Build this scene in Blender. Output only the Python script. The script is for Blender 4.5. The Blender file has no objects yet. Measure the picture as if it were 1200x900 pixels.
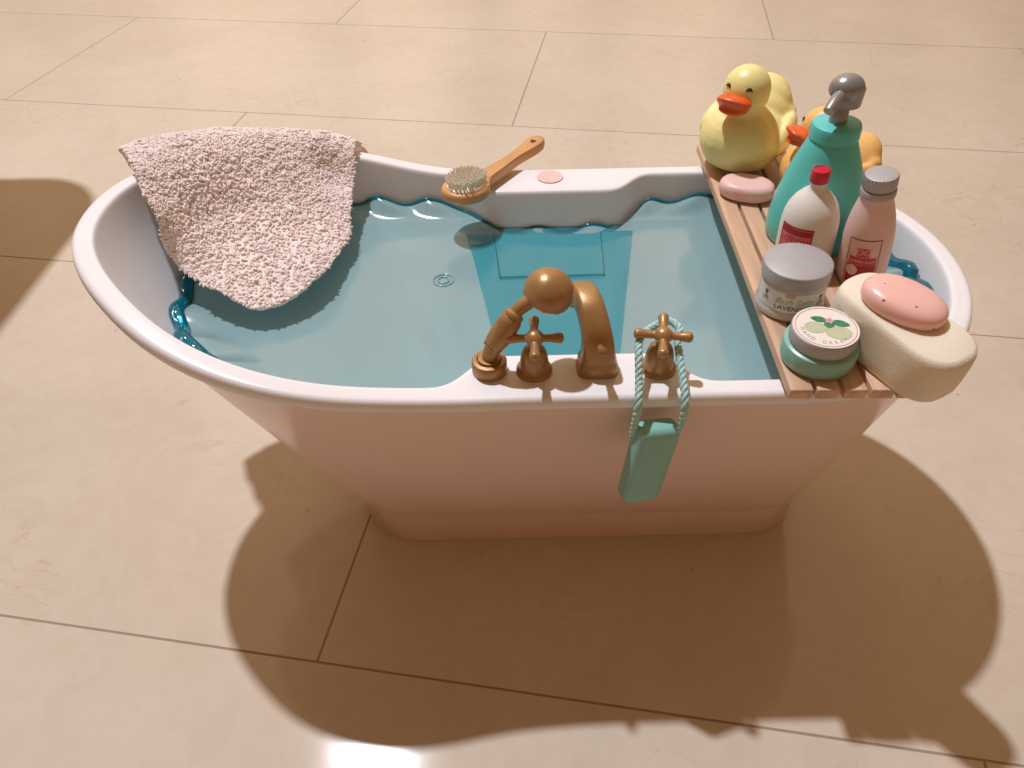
import bpy, bmesh, math, random
from mathutils import Vector, Matrix, noise, Euler
random.seed(7)
R = math.radians
sc = bpy.context.scene
COL = sc.collection

# ------------------------------------------------------------------ camera
PITCH, ROLL, CH = R(43.09), R(1.25), 0.443
U0 = Vector((0, math.sin(PITCH), math.cos(PITCH))); R0 = Vector((1, 0, 0)); FW = Vector((0, math.cos(PITCH), -math.sin(PITCH)))
CR = math.cos(ROLL) * R0 - math.sin(ROLL) * U0
CU = math.sin(ROLL) * R0 + math.cos(ROLL) * U0
cam = bpy.data.cameras.new('camera'); camo = bpy.data.objects.new('camera', cam); COL.objects.link(camo)
M4 = Matrix.Identity(4)
for i in range(3):
    M4[i][0] = CR[i]; M4[i][1] = CU[i]; M4[i][2] = -FW[i]
M4[2][3] = CH
camo.matrix_world = M4
cam.sensor_width = 36; cam.lens = 36 * 867 / 1200
cam.clip_start = 0.01; cam.clip_end = 60
sc.camera = camo

# ------------------------------------------------------------------ light
w = bpy.data.worlds.new('World'); sc.world = w; w.use_nodes = True
nt = w.node_tree; bg = nt.nodes['Background']
tc = nt.nodes.new('ShaderNodeTexCoord'); nz = nt.nodes.new('ShaderNodeTexNoise'); nz.inputs['Scale'].default_value = 1.6
nz.inputs['Detail'].default_value = 1.5
rp = nt.nodes.new('ShaderNodeValToRGB')
rp.color_ramp.elements[0].position = .36; rp.color_ramp.elements[0].color = (.42, .215, .095, 1)
rp.color_ramp.elements[1].position = .66; rp.color_ramp.elements[1].color = (1.0, .57, .28, 1)
nt.links.new(tc.outputs['Generated'], nz.inputs['Vector']); nt.links.new(nz.outputs['Fac'], rp.inputs['Fac'])
# the lit part of the room (ceiling and wall round the lamp) is brighter and paler than the rest
vd = nt.nodes.new('ShaderNodeVectorMath'); vd.operation = 'DOT_PRODUCT'; vd.inputs[1].default_value = (-.05, .80, .60); nt.links.new(tc.outputs['Generated'], vd.inputs[0])
mr = nt.nodes.new('ShaderNodeMapRange'); mr.interpolation_type = 'SMOOTHSTEP'; mr.inputs['From Min'].default_value = .62; mr.inputs['From Max'].default_value = .97
nt.links.new(vd.outputs['Value'], mr.inputs['Value'])
mw = nt.nodes.new('ShaderNodeMix'); mw.data_type = 'RGBA'; mw.blend_type = 'ADD'
mpw = nt.nodes.new('ShaderNodeMapping'); mpw.inputs['Scale'].default_value = (7, .4, .4); nt.links.new(tc.outputs['Generated'], mpw.inputs['Vector'])
nzw = nt.nodes.new('ShaderNodeTexNoise'); nzw.inputs['Scale'].default_value = 1; nzw.inputs['Detail'].default_value = 1; nt.links.new(mpw.outputs[0], nzw.inputs['Vector'])
mrw = nt.nodes.new('ShaderNodeMapRange'); mrw.inputs['From Min'].default_value = .4; mrw.inputs['From Max'].default_value = .62; mrw.inputs['To Min'].default_value = .55; mrw.inputs['To Max'].default_value = 1.25
nt.links.new(nzw.outputs['Fac'], mrw.inputs['Value'])
mm = nt.nodes.new('ShaderNodeMath'); mm.operation = 'MULTIPLY'; nt.links.new(mr.outputs[0], mm.inputs[0]); nt.links.new(mrw.outputs[0], mm.inputs[1])
mw.clamp_factor = False; nt.links.new(mm.outputs[0], mw.inputs[0])
nt.links.new(rp.outputs['Color'], mw.inputs[6]); mw.inputs[7].default_value = (1.7, 1.25, .85, 1); mw.clamp_result = False
nt.links.new(mw.outputs[2], bg.inputs['Color']); bg.inputs['Strength'].default_value = 0.40
LP = Vector((-.53, 1.02, 2.4))
ld = bpy.data.lights.new('ceiling_spot', 'POINT'); ld.energy = 222; ld.color = (.85, .885, .98); ld.shadow_soft_size = .036
lo = bpy.data.objects.new('ceiling_spot', ld); lo.location = LP; COL.objects.link(lo)
sc.view_settings.view_transform = 'Standard'; sc.view_settings.look = 'None'
sc.view_settings.exposure = 0.08; sc.view_settings.gamma = 1.0
sc.cycles.max_bounces = 12; sc.cycles.transparent_max_bounces = 16

# ------------------------------------------------------------------ helpers
def link(o, parent=None):
    COL.objects.link(o)
    if parent: o.parent = parent
    return o
def tag(o, label=None, cat=None, group=None, kind=None):
    if label: o['label'] = label
    if cat: o['category'] = cat
    if group: o['group'] = group
    if kind: o['kind'] = kind
    return o
def empty(name, loc, rz=0, label=None, cat=None, group=None):
    o = bpy.data.objects.new(name, None); o.empty_display_size = .01
    o.location = loc; o.rotation_euler = (0, 0, rz) if not hasattr(rz, '__len__') else rz
    return tag(link(o), label, cat, group)
def mesh(name, verts, faces, mat, parent=None, smooth=True, sharp=None):
    me = bpy.data.meshes.new(name); me.from_pydata([tuple(v) for v in verts], [], faces); me.update()
    bm = bmesh.new(); bm.from_mesh(me); bmesh.ops.recalc_face_normals(bm, faces=bm.faces[:]); bm.to_mesh(me); bm.free()
    if smooth: me.shade_smooth()
    if sharp: me.set_sharp_from_angle(angle=R(sharp))
    o = bpy.data.objects.new(name, me); me.materials.append(mat)
    return link(o, parent)
class MB:
    def __init__(s): s.v = []; s.f = []
    def add(s, v, f):
        b = len(s.v); s.v += [Vector(p) for p in v]; s.f += [tuple(i + b for i in q) for q in f]; return s
    def box(s, c, d, m=None, bev=.0):
        bm = bmesh.new(); bmesh.ops.create_cube(bm, size=1)
        for v in bm.verts: v.co = Vector((v.co.x * d[0], v.co.y * d[1], v.co.z * d[2]))
        if bev: bmesh.ops.bevel(bm, geom=bm.edges[:], offset=bev, segments=3, affect='EDGES', profile=.5)
        mm = m or Matrix.Identity(4); c = Vector(c)
        bm.verts.index_update()
        s.add([mm @ v.co + c for v in bm.verts], [[q.index for q in f.verts] for f in bm.faces]); bm.free(); return s
    def tube(s, pts, rad, n=12, caps=True, sx=1, up=None):
        pts = [Vector(p) for p in pts]; N = len(pts)
        if not hasattr(rad, '__len__'): rad = [rad] * N
        v = []; f = []; prev = None
        for i, p in enumerate(pts):
            t = (pts[min(i + 1, N - 1)] - pts[max(i - 1, 0)]).normalized()
            if prev is None:
                a = Vector(up) if up else (Vector((0, 0, 1)) if abs(t.z) < .9 else Vector((1, 0, 0)))
                x = (a - t * a.dot(t)).normalized()
            else: x = (prev - t * prev.dot(t)).normalized()
            prev = x; y = t.cross(x)
            for k in range(n):
                a = 2 * math.pi * k / n
                v.append(p + (x * math.cos(a) * sx + y * math.sin(a)) * rad[i])
        for i in range(N - 1):
            for k in range(n): f.append((i * n + k, i * n + (k + 1) % n, (i + 1) * n + (k + 1) % n, (i + 1) * n + k))
        if caps:
            f.append(tuple(range(n))); f.append(tuple((N - 1) * n + k for k in range(n)))
        return s.add(v, f)
    def ctube(s, pts, rad, n=8):
        pts = [Vector(p) for p in pts]; N = len(pts); v = []; f = []
        for i, p in enumerate(pts):
            t = (pts[(i + 1) % N] - pts[i - 1]).normalized(); a = Vector((0, 0, 1))
            x = (a - t * a.dot(t)).normalized(); y = t.cross(x)
            rr = rad[i] if hasattr(rad, '__len__') else rad
            for k in range(n):
                q = 2 * math.pi * k / n; v.append(p + (x * math.cos(q) + y * math.sin(q)) * rr)
        for i in range(N):
            for k in range(n): f.append((i * n + k, i * n + (k + 1) % n, ((i + 1) % N) * n + (k + 1) % n, ((i + 1) % N) * n + k))
        return s.add(v, f)
    def lathe(s, prof, n=48, m=None, sy=1, rf=None):
        v = []; f = []; mm = m or Matrix.Identity(4)
        for (r, z) in prof:
            for k in range(n):
                a = 2 * math.pi * k / n; q = rf(a, z) if rf else 1
                v.append(mm @ Vector((r * q * math.cos(a), r * q * sy * math.sin(a), z)))
        for i in range(len(prof) - 1):
            for k in range(n): f.append((i * n + k, i * n + (k + 1) % n, (i + 1) * n + (k + 1) % n, (i + 1) * n + k))
        f.append(tuple(range(n))); f.append(tuple((len(prof) - 1) * n + k for k in range(n)))
        return s.add(v, f)
    def ell(s, c, r, m=None, n=20):
        bm = bmesh.new(); bmesh.ops.create_uvsphere(bm, u_segments=n, v_segments=n // 2 + 2, radius=1)
        mm = m or Matrix.Identity(3); c = Vector(c); bm.verts.index_update()
        s.add([c + mm @ Vector((v.co.x * r[0], v.co.y * r[1], v.co.z * r[2])) for v in bm.verts], [[q.index for q in f.verts] for f in bm.faces]); bm.free(); return s
    def build(s, name, mat, parent=None, smooth=True, sharp=40):
        return mesh(name, s.v, s.f, mat, parent, smooth, sharp)
def spline(pts, n):
    pts = [Vector(p) for p in pts]; out = []
    N = len(pts) - 1
    for i in range(n):
        t = i / (n - 1) * N; k = min(int(t), N - 1); u = t - k
        p0 = pts[max(k - 1, 0)]; p1 = pts[k]; p2 = pts[k + 1]; p3 = pts[min(k + 2, N)]
        out.append(.5 * ((2 * p1) + (p2 - p0) * u + (2 * p0 - 5 * p1 + 4 * p2 - p3) * u * u + (3 * p1 - p0 - 3 * p2 + p3) * u ** 3))
    return out
def interp(x, tab):
    if x <= tab[0][0]: return tab[0][1]
    for (a, b), (c, d) in zip(tab, tab[1:]):
        if x <= c: return b + (d - b) * (x - a) / (c - a)
    return tab[-1][1]
def sstep(a, b, x):
    t = max(0, min(1, (x - a) / (b - a))); return t * t * (3 - 2 * t)
def bake(o, mods):
    """apply modifiers into a new mesh"""
    for typ, kw in mods:
        m = o.modifiers.new(typ, typ)
        for k, v in kw.items(): setattr(m, k, v)
    bpy.context.view_layer.update()
    dg = bpy.context.evaluated_depsgraph_get()
    me = bpy.data.meshes.new_from_object(o.evaluated_get(dg)); o.modifiers.clear()
    mats = list(o.data.materials); o.data = me
    me.materials.clear()
    for m in mats: me.materials.append(m)
    me.shade_smooth(); return o
def blob(name, mb, mat, parent=None, voxel=.0009, it=8, fac=.6):
    o = mb.build(name, mat, parent, True, None)
    return bake(o, [('REMESH', dict(mode='VOXEL', voxel_size=voxel)), ('SMOOTH', dict(factor=fac, iterations=it))])

# ------------------------------------------------------------------ materials
def mat(name, col, rough=.5, spec=.5, coat=0, metal=0, bump=0, bscale=300, var=0, vscale=40, sss=0, sssr=(.01, .005, .003), detail=4, col2=None, coat_r=.1, stretch=None, trans=0, rvar=0):
    m = bpy.data.materials.new(name); m.use_nodes = True; n = m.node_tree; b = n.nodes['Principled BSDF']
    b.inputs['Base Color'].default_value = (*col, 1); b.inputs['Roughness'].default_value = rough
    b.inputs['Specular IOR Level'].default_value = spec; b.inputs['Metallic'].default_value = metal
    b.inputs['Coat Weight'].default_value = coat; b.inputs['Coat Roughness'].default_value = coat_r
    if sss:
        b.inputs['Subsurface Weight'].default_value = sss; b.inputs['Subsurface Radius'].default_value = sssr; b.inputs['Subsurface Scale'].default_value = 1
    if trans: b.inputs['Transmission Weight'].default_value = trans
    t = n.nodes.new('ShaderNodeTexCoord'); mp = n.nodes.new('ShaderNodeMapping'); n.links.new(t.outputs['Object'], mp.inputs['Vector'])
    if stretch: mp.inputs['Scale'].default_value = stretch
    if var or col2:
        z = n.nodes.new('ShaderNodeTexNoise'); z.inputs['Scale'].default_value = vscale; z.inputs['Detail'].default_value = detail
        n.links.new(mp.outputs[0], z.inputs['Vector'])
        c = n.nodes.new('ShaderNodeValToRGB'); c.color_ramp.elements[0].position = .3; c.color_ramp.elements[1].position = .7
        c2 = col2 or tuple(x * (1 + var) for x in col); c1 = col if col2 else tuple(x * (1 - var) for x in col)
        c.color_ramp.elements[0].color = (*c1, 1); c.color_ramp.elements[1].color = (*[min(x, 1) for x in c2], 1)
        n.links.new(z.outputs['Fac'], c.inputs['Fac']); n.links.new(c.outputs['Color'], b.inputs['Base Color'])
    if rvar:
        z = n.nodes.new('ShaderNodeTexNoise'); z.inputs['Scale'].default_value = 60; z.inputs['Detail'].default_value = 5
        n.links.new(t.outputs['Object'], z.inputs['Vector'])
        q = n.nodes.new('ShaderNodeMapRange'); q.inputs['From Min'].default_value = .3; q.inputs['From Max'].default_value = .7
        q.inputs['To Min'].default_value = rough - rvar; q.inputs['To Max'].default_value = rough + rvar
        n.links.new(z.outputs['Fac'], q.inputs['Value']); n.links.new(q.outputs[0], b.inputs['Roughness'])
    if bump:
        z = n.nodes.new('ShaderNodeTexNoise'); z.inputs['Scale'].default_value = bscale; z.inputs['Detail'].default_value = 3
        n.links.new(mp.outputs[0], z.inputs['Vector']); bp = n.nodes.new('ShaderNodeBump')
        bp.inputs['Strength'].default_value = bump; bp.inputs['Distance'].default_value = .0005
        n.links.new(z.outputs['Fac'], bp.inputs['Height']); n.links.new(bp.outputs[0], b.inputs['Normal'])
    return m

def floor_mat():
    m = bpy.data.materials.new('polished_tile'); m.use_nodes = True; n = m.node_tree; b = n.nodes['Principled BSDF']; L = n.links.new
    t = n.nodes.new('ShaderNodeTexCoord'); mp = n.nodes.new('ShaderNodeMapping')
    mp.inputs['Rotation'].default_value = (0, 0, R(9.77)); mp.inputs['Location'].default_value = (.162, .1977, 0)
    L(t.outputs['Object'], mp.inputs['Vector'])
    br = n.nodes.new('ShaderNodeTexBrick'); br.offset = .5; br.offset_frequency = 2; br.squash = 1
    for k, v in dict(Scale=1, **{'Mortar Size': .00085, 'Mortar Smooth': .25, 'Bias': 0, 'Brick Width': .785, 'Row Height': .395}).items(): br.inputs[k].default_value = v
    br.inputs['Color1'].default_value = (.59, .515, .415, 1); br.inputs['Color2'].default_value = (.60, .525, .42, 1); br.inputs['Mortar'].default_value = (.32, .25, .18, 1)
    L(mp.outputs[0], br.inputs['Vector'])
    def noise_(s, d, dist=0, vec=None):
        z = n.nodes.new('ShaderNodeTexNoise'); z.inputs['Scale'].default_value = s; z.inputs['Detail'].default_value = d; z.inputs['Distortion'].default_value = dist
        L(vec or t.outputs['Object'], z.inputs['Vector']); return z.outputs['Fac']
    def ramp(f, p0, c0, p1, c1):
        c = n.nodes.new('ShaderNodeValToRGB'); e = c.color_ramp.elements; e[0].position = p0; e[1].position = p1; e[0].color = (*c0, 1); e[1].color = (*c1, 1); L(f, c.inputs['Fac']); return c.outputs['Color']
    def mix(typ, fac, a, bb):
        x = n.nodes.new('ShaderNodeMix'); x.data_type = 'RGBA'; x.blend_type = typ
        if isinstance(fac, float): x.inputs[0].default_value = fac
        else: L(fac, x.inputs[0])
        L(a, x.inputs[6]); L(bb, x.inputs[7]); return x.outputs[2]
    c = mix('MULTIPLY', 1.0, br.outputs['Color'], ramp(noise_(5, 6, .6), .32, (.945, .93, .92), .68, (1.03, 1.03, 1.04)))
    c = mix('MULTIPLY', 1.0, c, ramp(noise_(38, 8, 1.5), .3, (.965, .955, .94), .6, (1.015, 1.015, 1.015)))
    # thin veins and pits of limestone-like porcelain
    v = noise_(9, 5, 2.2); a = n.nodes.new('ShaderNodeMath'); a.operation = 'SUBTRACT'; L(v, a.inputs[0]); a.inputs[1].default_value = .5
    ab = n.nodes.new('ShaderNodeMath'); ab.operation = 'ABSOLUTE'; L(a.outputs[0], ab.inputs[0])
    vm = mix('MIX', ramp(noise_(6, 2), .48, (0, 0, 0), .62, (1, 1, 1)), ramp(ab.outputs[0], 0, (1, 1, 1), 1, (1, 1, 1)), ramp(ab.outputs[0], .0, (.86, .80, .74), .006, (1, 1, 1)))
    c = mix('MULTIPLY', 1.0, c, vm)
    vo = n.nodes.new('ShaderNodeTexVoronoi'); vo.inputs['Scale'].default_value = 22; L(t.outputs['Object'], vo.inputs['Vector'])
    c = mix('MULTIPLY', 1.0, c, ramp(vo.outputs['Distance'], .018, (.72, .6, .5), .04, (1, 1, 1)))
    L(c, b.inputs['Base Color'])
    rr = n.nodes.new('ShaderNodeMapRange'); L(noise_(14, 6), rr.inputs['Value']); rr.inputs['From Min'].default_value = .3; rr.inputs['From Max'].default_value = .7
    rr.inputs['To Min'].default_value = .065; rr.inputs['To Max'].default_value = .12
    r2 = n.nodes.new('ShaderNodeMath'); r2.operation = 'MAXIMUM'; L(rr.outputs[0], r2.inputs[0]); L(br.outputs['Fac'], r2.inputs[1])
    L(r2.outputs[0], b.inputs['Roughness'])
    inv = n.nodes.new('ShaderNodeMath'); inv.operation = 'SUBTRACT'; inv.inputs[0].default_value = 1; L(br.outputs['Fac'], inv.inputs[1])
    h = n.nodes.new('ShaderNodeMath'); h.operation = 'MULTIPLY_ADD'; L(noise_(60, 3), h.inputs[0]); h.inputs[1].default_value = .012; L(inv.outputs[0], h.inputs[2])
    bp = n.nodes.new('ShaderNodeBump'); bp.inputs['Strength'].default_value = .6; bp.inputs['Distance'].default_value = .0012
    L(h.outputs[0], bp.inputs['Height']); L(bp.outputs[0], b.inputs['Normal'])
    return m
def see_through(name, col, tint, alpha, rough=.08, bump=0, bscale=30):
    """thin tinted plastic: part diffuse/gloss, part tinted see-through"""
    m = bpy.data.materials.new(name); m.use_nodes = True; n = m.node_tree; b = n.nodes['Principled BSDF']; L = n.links.new
    b.inputs['Base Color'].default_value = (*col, 1); b.inputs['Roughness'].default_value = rough
    tr = n.nodes.new('ShaderNodeBsdfTransparent'); tr.inputs[0].default_value = (*tint, 1)
    gl = n.nodes.new('ShaderNodeBsdfGlossy'); gl.inputs['Roughness'].default_value = rough
    fr = n.nodes.new('ShaderNodeFresnel'); fr.inputs['IOR'].default_value = 1.45
    mx = n.nodes.new('ShaderNodeMixShader'); mx.inputs[0].default_value = alpha
    L(tr.outputs[0], mx.inputs[1]); L(b.outputs[0], mx.inputs[2])
    m2 = n.nodes.new('ShaderNodeMixShader'); L(fr.outputs[0], m2.inputs[0]); L(mx.outputs[0], m2.inputs[1]); L(gl.outputs[0], m2.inputs[2])
    L(m2.outputs[0], n.nodes['Material Output'].inputs['Surface'])
    if bump:
        t = n.nodes.new('ShaderNodeTexCoord'); z = n.nodes.new('ShaderNodeTexNoise'); z.inputs['Scale'].default_value = bscale; z.inputs['Detail'].default_value = 2
        L(t.outputs['Object'], z.inputs['Vector']); bp = n.nodes.new('ShaderNodeBump'); bp.inputs['Strength'].default_value = bump; bp.inputs['Distance'].default_value = .002
        L(z.outputs['Fac'], bp.inputs['Height'])
        for q in (b, gl, fr): L(bp.outputs[0], q.inputs['Normal'])
    return m
M = dict(
    floor=floor_mat(),
    white=mat('white_plastic', (.82, .79, .79), .25),
    pink=mat('pink_plastic', (.87, .67, .60), .22),
    sticker=mat('sticker_pink', (.80, .52, .49), .5, var=.08, vscale=200),
    bronze=mat('bronze_plastic', (.39, .215, .080), .36, metal=.3, bump=.10, bscale=700, var=.10, vscale=120, rvar=.07),
    chrome=mat('silver_plastic', (.55, .54, .52), .22, metal=.9, bump=.05, bscale=400),
    water=see_through('teal_clear_plastic', (.46, .67, .69), (.52, .87, .90), .48, .12, .22, 15),
    deep=see_through('teal_clear_plastic_deep', (.06, .42, .48), (.50, .87, .92), .26, .12),
    bead=see_through('teal_clear_edge', (.0, .27, .35), (.10, .55, .64), .38, .05),
    wood=mat('light_wood', (.62, .39, .25), .45, bump=.35, bscale=420, var=.20, vscale=170, stretch=(1, .06, 1), rvar=.08),
    brushwood=mat('brush_wood', (.60, .31, .12), .38, bump=.10, bscale=300, var=.12, vscale=90, stretch=(.3, 1, 1)),
    bristle=mat('bristle', (.90, .85, .72), .5),
    yellow=mat('yellow_rubber', (.86, .76, .32), .42, sss=.25, sssr=(.006, .004, .001), bump=.06, bscale=200, var=.03, vscale=60, rvar=.06),
    orange=mat('orange_rubber', (.86, .50, .16), .42, sss=.25, sssr=(.006, .003, .001), bump=.06, bscale=200, var=.03, vscale=60, rvar=.06),
    beak=mat('beak_paint', (.78, .11, .02), .30, bump=.05, bscale=200, var=.06, vscale=150),
    black=mat('black_paint', (.015, .012, .01), .35),
    teal=mat('teal_plastic', (.11, .57, .51), .34, bump=.05, bscale=150, rvar=.06, var=.03, vscale=50, sss=.1, sssr=(.001, .003, .003)),
    grey=mat('grey_plastic', (.30, .29, .28), .30, metal=.35, bump=.10, bscale=600, rvar=.08),
    pinksoap=mat('pink_soap', (.80, .52, .48), .42, sss=.3, sssr=(.006, .003, .002), bump=.12, bscale=120, var=.04, vscale=90),
    milk=mat('milky_plastic', (.78, .74, .67), .36, sss=.2, sssr=(.005, .004, .003), bump=.04, bscale=150),
    red=mat('red_plastic', (.60, .02, .04), .30, var=.08, vscale=200),
    redprint=mat('red_print', (.62, .04, .06), .45, var=.2, vscale=300),
    darkred=mat('dark_red_print', (.42, .012, .015), .45, var=.25, vscale=250),
    rosepaper=mat('rose_label_paper', (.78, .16, .18), .5, var=.12, vscale=200),
    pinkbottle=mat('pink_bottle_plastic', (.82, .58, .53), .38, sss=.15, sssr=(.005, .003, .002), bump=.04, bscale=150),
    palelabel=mat('pale_label', (.80, .56, .50), .5, var=.05, vscale=200),
    cream=mat('cream_paper', (.80, .74, .66), .45, var=.03, vscale=150),
    silver=mat('silver_lid', (.42, .405, .40), .46, metal=.15, bump=.08, bscale=500, rvar=.08, var=.05, vscale=100),
    jar=see_through('frosted_jar', (.70, .62, .54), (.85, .80, .74), .80, .22),
    mint=mat('mint_plastic', (.24, .47, .38), .30, sss=.15, sssr=(.002, .004, .003), bump=.05, bscale=150, rvar=.05),
    leaf=mat('green_print', (.02, .22, .10), .45, var=.3, vscale=400),
    sage=mat('sage_print', (.50, .53, .34), .45, var=.06, vscale=200),
    taupe=mat('taupe_print', (.48, .43, .34), .45),
    blackprint=mat('black_print', (.02, .015, .012), .5),
    pinkprint=mat('pink_print', (.66, .36, .34), .5),
    aqua=mat('aqua_soap', (.24, .50, .44), .42, sss=.15, sssr=(.003, .005, .004), bump=.08, bscale=120, var=.04, vscale=60),
    rope=mat('aqua_cord', (.42, .66, .64), .75, bump=.4, bscale=900, var=.15, vscale=500),
    caster=mat('caster_paint', (.6, .45, .3), .4, var=.05),  # only for the added, unseen shadow caster at the left
)
def sponge_mat():
    m = mat('sponge_foam', (.80, .72, .57), .85, var=.06, vscale=30, sss=.35, sssr=(.006, .004, .002)); n = m.node_tree; b = n.nodes['Principled BSDF']
    t = n.nodes.new('ShaderNodeTexCoord'); v = n.nodes.new('ShaderNodeTexVoronoi'); v.inputs['Scale'].default_value = 1700
    n.links.new(t.outputs['Object'], v.inputs['Vector']); bp = n.nodes.new('ShaderNodeBump'); bp.inputs['Strength'].default_value = .3; bp.inputs['Distance'].default_value = .0006
    n.links.new(v.outputs['Distance'], bp.inputs['Height']); n.links.new(bp.outputs[0], b.inputs['Normal']); return m
M['sponge'] = sponge_mat()
def speckle_mat():
    m = mat('speckled_soap', (.84, .50, .43), .30, sss=.35, sssr=(.008, .003, .002), bump=.15, bscale=90); n = m.node_tree; b = n.nodes['Principled BSDF']
    t = n.nodes.new('ShaderNodeTexCoord'); v = n.nodes.new('ShaderNodeTexVoronoi'); v.inputs['Scale'].default_value = 170
    n.links.new(t.outputs['Object'], v.inputs['Vector']); c = n.nodes.new('ShaderNodeValToRGB'); e = c.color_ramp.elements
    e[0].position = .09; e[0].color = (.25, .08, .05, 1); e[1].position = .13; e[1].color = (.84, .50, .43, 1)
    n.links.new(v.outputs['Distance'], c.inputs['Fac']); n.links.new(c.outputs['Color'], b.inputs['Base Color']); return m
M['speckle'] = speckle_mat()
def towel_mat():
    m = mat('terry_cloth', (.85, .73, .685), .95, bump=.4, bscale=1500, var=.06, vscale=22, detail=3); b = m.node_tree.nodes['Principled BSDF']
    b.inputs['Sheen Weight'].default_value = .35; b.inputs['Sheen Roughness'].default_value = .5; b.inputs['Sheen Tint'].default_value = (1, .9, .85, 1)
    b.inputs['Specular IOR Level'].default_value = .1
    return m
M['towel'] = towel_mat()

# ------------------------------------------------------------------ floor
S = 14
fl = mesh('floor', [(-S, -S, 0), (S, -S, 0), (S, S, 0), (-S, S, 0)], [(0, 1, 2, 3)], M['floor'], smooth=False); tag(fl, kind='structure')

# ------------------------------------------------------------------ bathtub
YC = .364
RIM = [(-.233, 0), (-.2325, .012), (-.230, .026), (-.222, .045), (-.212, .060), (-.2, .074), (-.175, .098), (-.15, .112), (-.125, .1205), (-.1, .1235), (-.075, .1215), (-.05, .118), (0, .1155), (.15, .1155), (.18, .1115), (.2, .104), (.216, .094), (.23, .080), (.243, .062), (.252, .043), (.257, .024), (.259, .010), (.2593, 0)]
BX0, BX1, BH, BR = -.112, .208, .055, .042
def resample(P, n):
    Ls = [0]
    for a, b in zip(P, P[1:]): Ls.append(Ls[-1] + (b - a).length)
    out = []; k = 0
    for i in range(n):
        d = Ls[-1] * i / (n - 1)
        while k < len(P) - 2 and Ls[k + 1] < d: k += 1
        t = (d - Ls[k]) / max(1e-9, Ls[k + 1] - Ls[k]); out.append(P[k].lerp(P[k + 1], t))
    return out
NH = 201
def closed_from_half(half):          # half: right extreme -> left extreme with y>=0 (far side)
    return half + [Vector((p.x, -p.y)) for p in reversed(half[1:-1])]
def smooth2(P, it):
    for _ in range(it): P = [(P[i - 1] + P[i] * 2 + P[(i + 1) % len(P)]) / 4 for i in range(len(P))]
    return P
rimP = closed_from_half(resample([Vector((x, h)) for x, h in reversed(RIM)], NH)); rimP = smooth2(rimP, 40)
bh = []
for k in range(13): a = R(90) * k / 12; bh.append(Vector((BX1 - BR + BR * math.cos(a), BH - BR + BR * math.sin(a))))
for k in range(13): a = R(90) + R(90) * k / 12; bh.append(Vector((BX0 + BR + BR * math.cos(a), BH - BR + BR * math.sin(a))))
bh = [Vector((BX1, 0))] + bh + [Vector((BX0, 0))]
baseP = smooth2(closed_from_half(resample(bh, NH)), 6)
NP = len(rimP)
def inset(P, d):
    out = []
    for i in range(len(P)):
        t = (P[(i + 1) % len(P)] - P[i - 1]).normalized(); out.append(P[i] + Vector((-t.y, t.x)) * d)
    return out
DECK = [(-.034, .2), (-.033, .106), (-.029, .103), (-.0155, .0845), (-.011, .0825), (.072, .0825), (.0765, .0845), (.090, .1025), (.094, .1045), (.095, .2)]
innP = inset(rimP, .0115)
innP = [Vector((p.x, math.copysign(min(abs(p.y), interp(p.x, DECK)), p.y))) for p in innP]
innP = smooth2(innP, 5)
bottomP = [Vector((.05 + (p.x - .05) * .90, p.y * .78)) for p in baseP]
ZR = [(-.24, .2405), (-.225, .240), (-.2, .2355), (-.175, .230), (-.15, .2235), (-.125, .218), (-.1, .2125), (-.075, .2065), (-.05, .2022), (-.03, .2004), (0, .2), (.2, .2), (.26, .201)]
zr = [interp(p.x, ZR) for p in rimP]
for _ in range(30): zr = [(zr[i - 1] + 2 * zr[i] + zr[(i + 1) % NP]) / 4 for i in range(NP)]
def rings(name, RR, m, parent, cap0=False, cap1=False):
    v = []; f = []
    for r in RR: v += r
    for j in range(len(RR) - 1):
        for i in range(NP): f.append((j * NP + i, j * NP + (i + 1) % NP, (j + 1) * NP + (i + 1) % NP, (j + 1) * NP + i))
    if cap0: f.append(tuple(range(NP)))
    if cap1: f.append(tuple((len(RR) - 1) * NP + i for i in range(NP)))
    return mesh(name, v, f, m, parent, True, 50)
tub = empty('bathtub', (0, YC, 0), 0, 'white and pink freestanding toy bathtub with bronze taps standing on the tiled floor', 'bathtub')
def ring3(P, z, d=0):
    Q = inset(P, d) if d else P
    return [Vector((q.x, q.y, z[i] if hasattr(z, '__len__') else z)) for i, q in enumerate(Q)]
out5 = inset(rimP, .0048)
def outer(s):                         # s 0..1 from plinth top to under the lip
    r = []
    e = s ** .88
    for i in range(NP):
        q = baseP[i].lerp(out5[i], e); r.append(Vector((q.x, q.y, (.0312 + (zr[i] - .006 - .0312) * s))))
    return r
shell = [ring3(baseP, 0, .0026), ring3(baseP, .0012, .0018), ring3(baseP, .0290, .0008), ring3(baseP, .0305, .0003)] + [outer(k / 20) for k in range(0, 21)]
rings('outer_shell', shell, M['pink'], tub, cap0=True)
tops = []
for d, dz in ((.0052, -.0074), (.0012, -.0076), (.0002, -.0070), (-.0001, -.0056), (0, -.0035), (.0006, -.0014), (.0016, -.0004), (.0030, 0)):
    tops.append([Vector((q.x, q.y, zr[i] + dz)) for i, q in enumerate(inset(rimP, d))])
tE = inset(rimP, .003)
inn1 = inset(innP, -.0016)
for t in (.25, .5, .75, 1): tops.append([Vector((*tE[i].lerp(inn1[i], t), zr[i])) for i in range(NP)])
for d, dz in ((-.0007, -.0004), (-.0001, -.0016), (.0004, -.0034)):
    tops.append([Vector((q.x, q.y, zr[i] + dz)) for i, q in enumerate(inset(innP, d))])
in4 = inset(innP, .0005)
def innerwall(s):
    r = []
    for i in range(NP):
        k = 1.25; e = s ** k
        q = in4[i].lerp(bottomP[i], e); r.append(Vector((q.x, q.y, (zr[i] - .004) + (.024 - zr[i] + .004) * s)))
    return r
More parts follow.
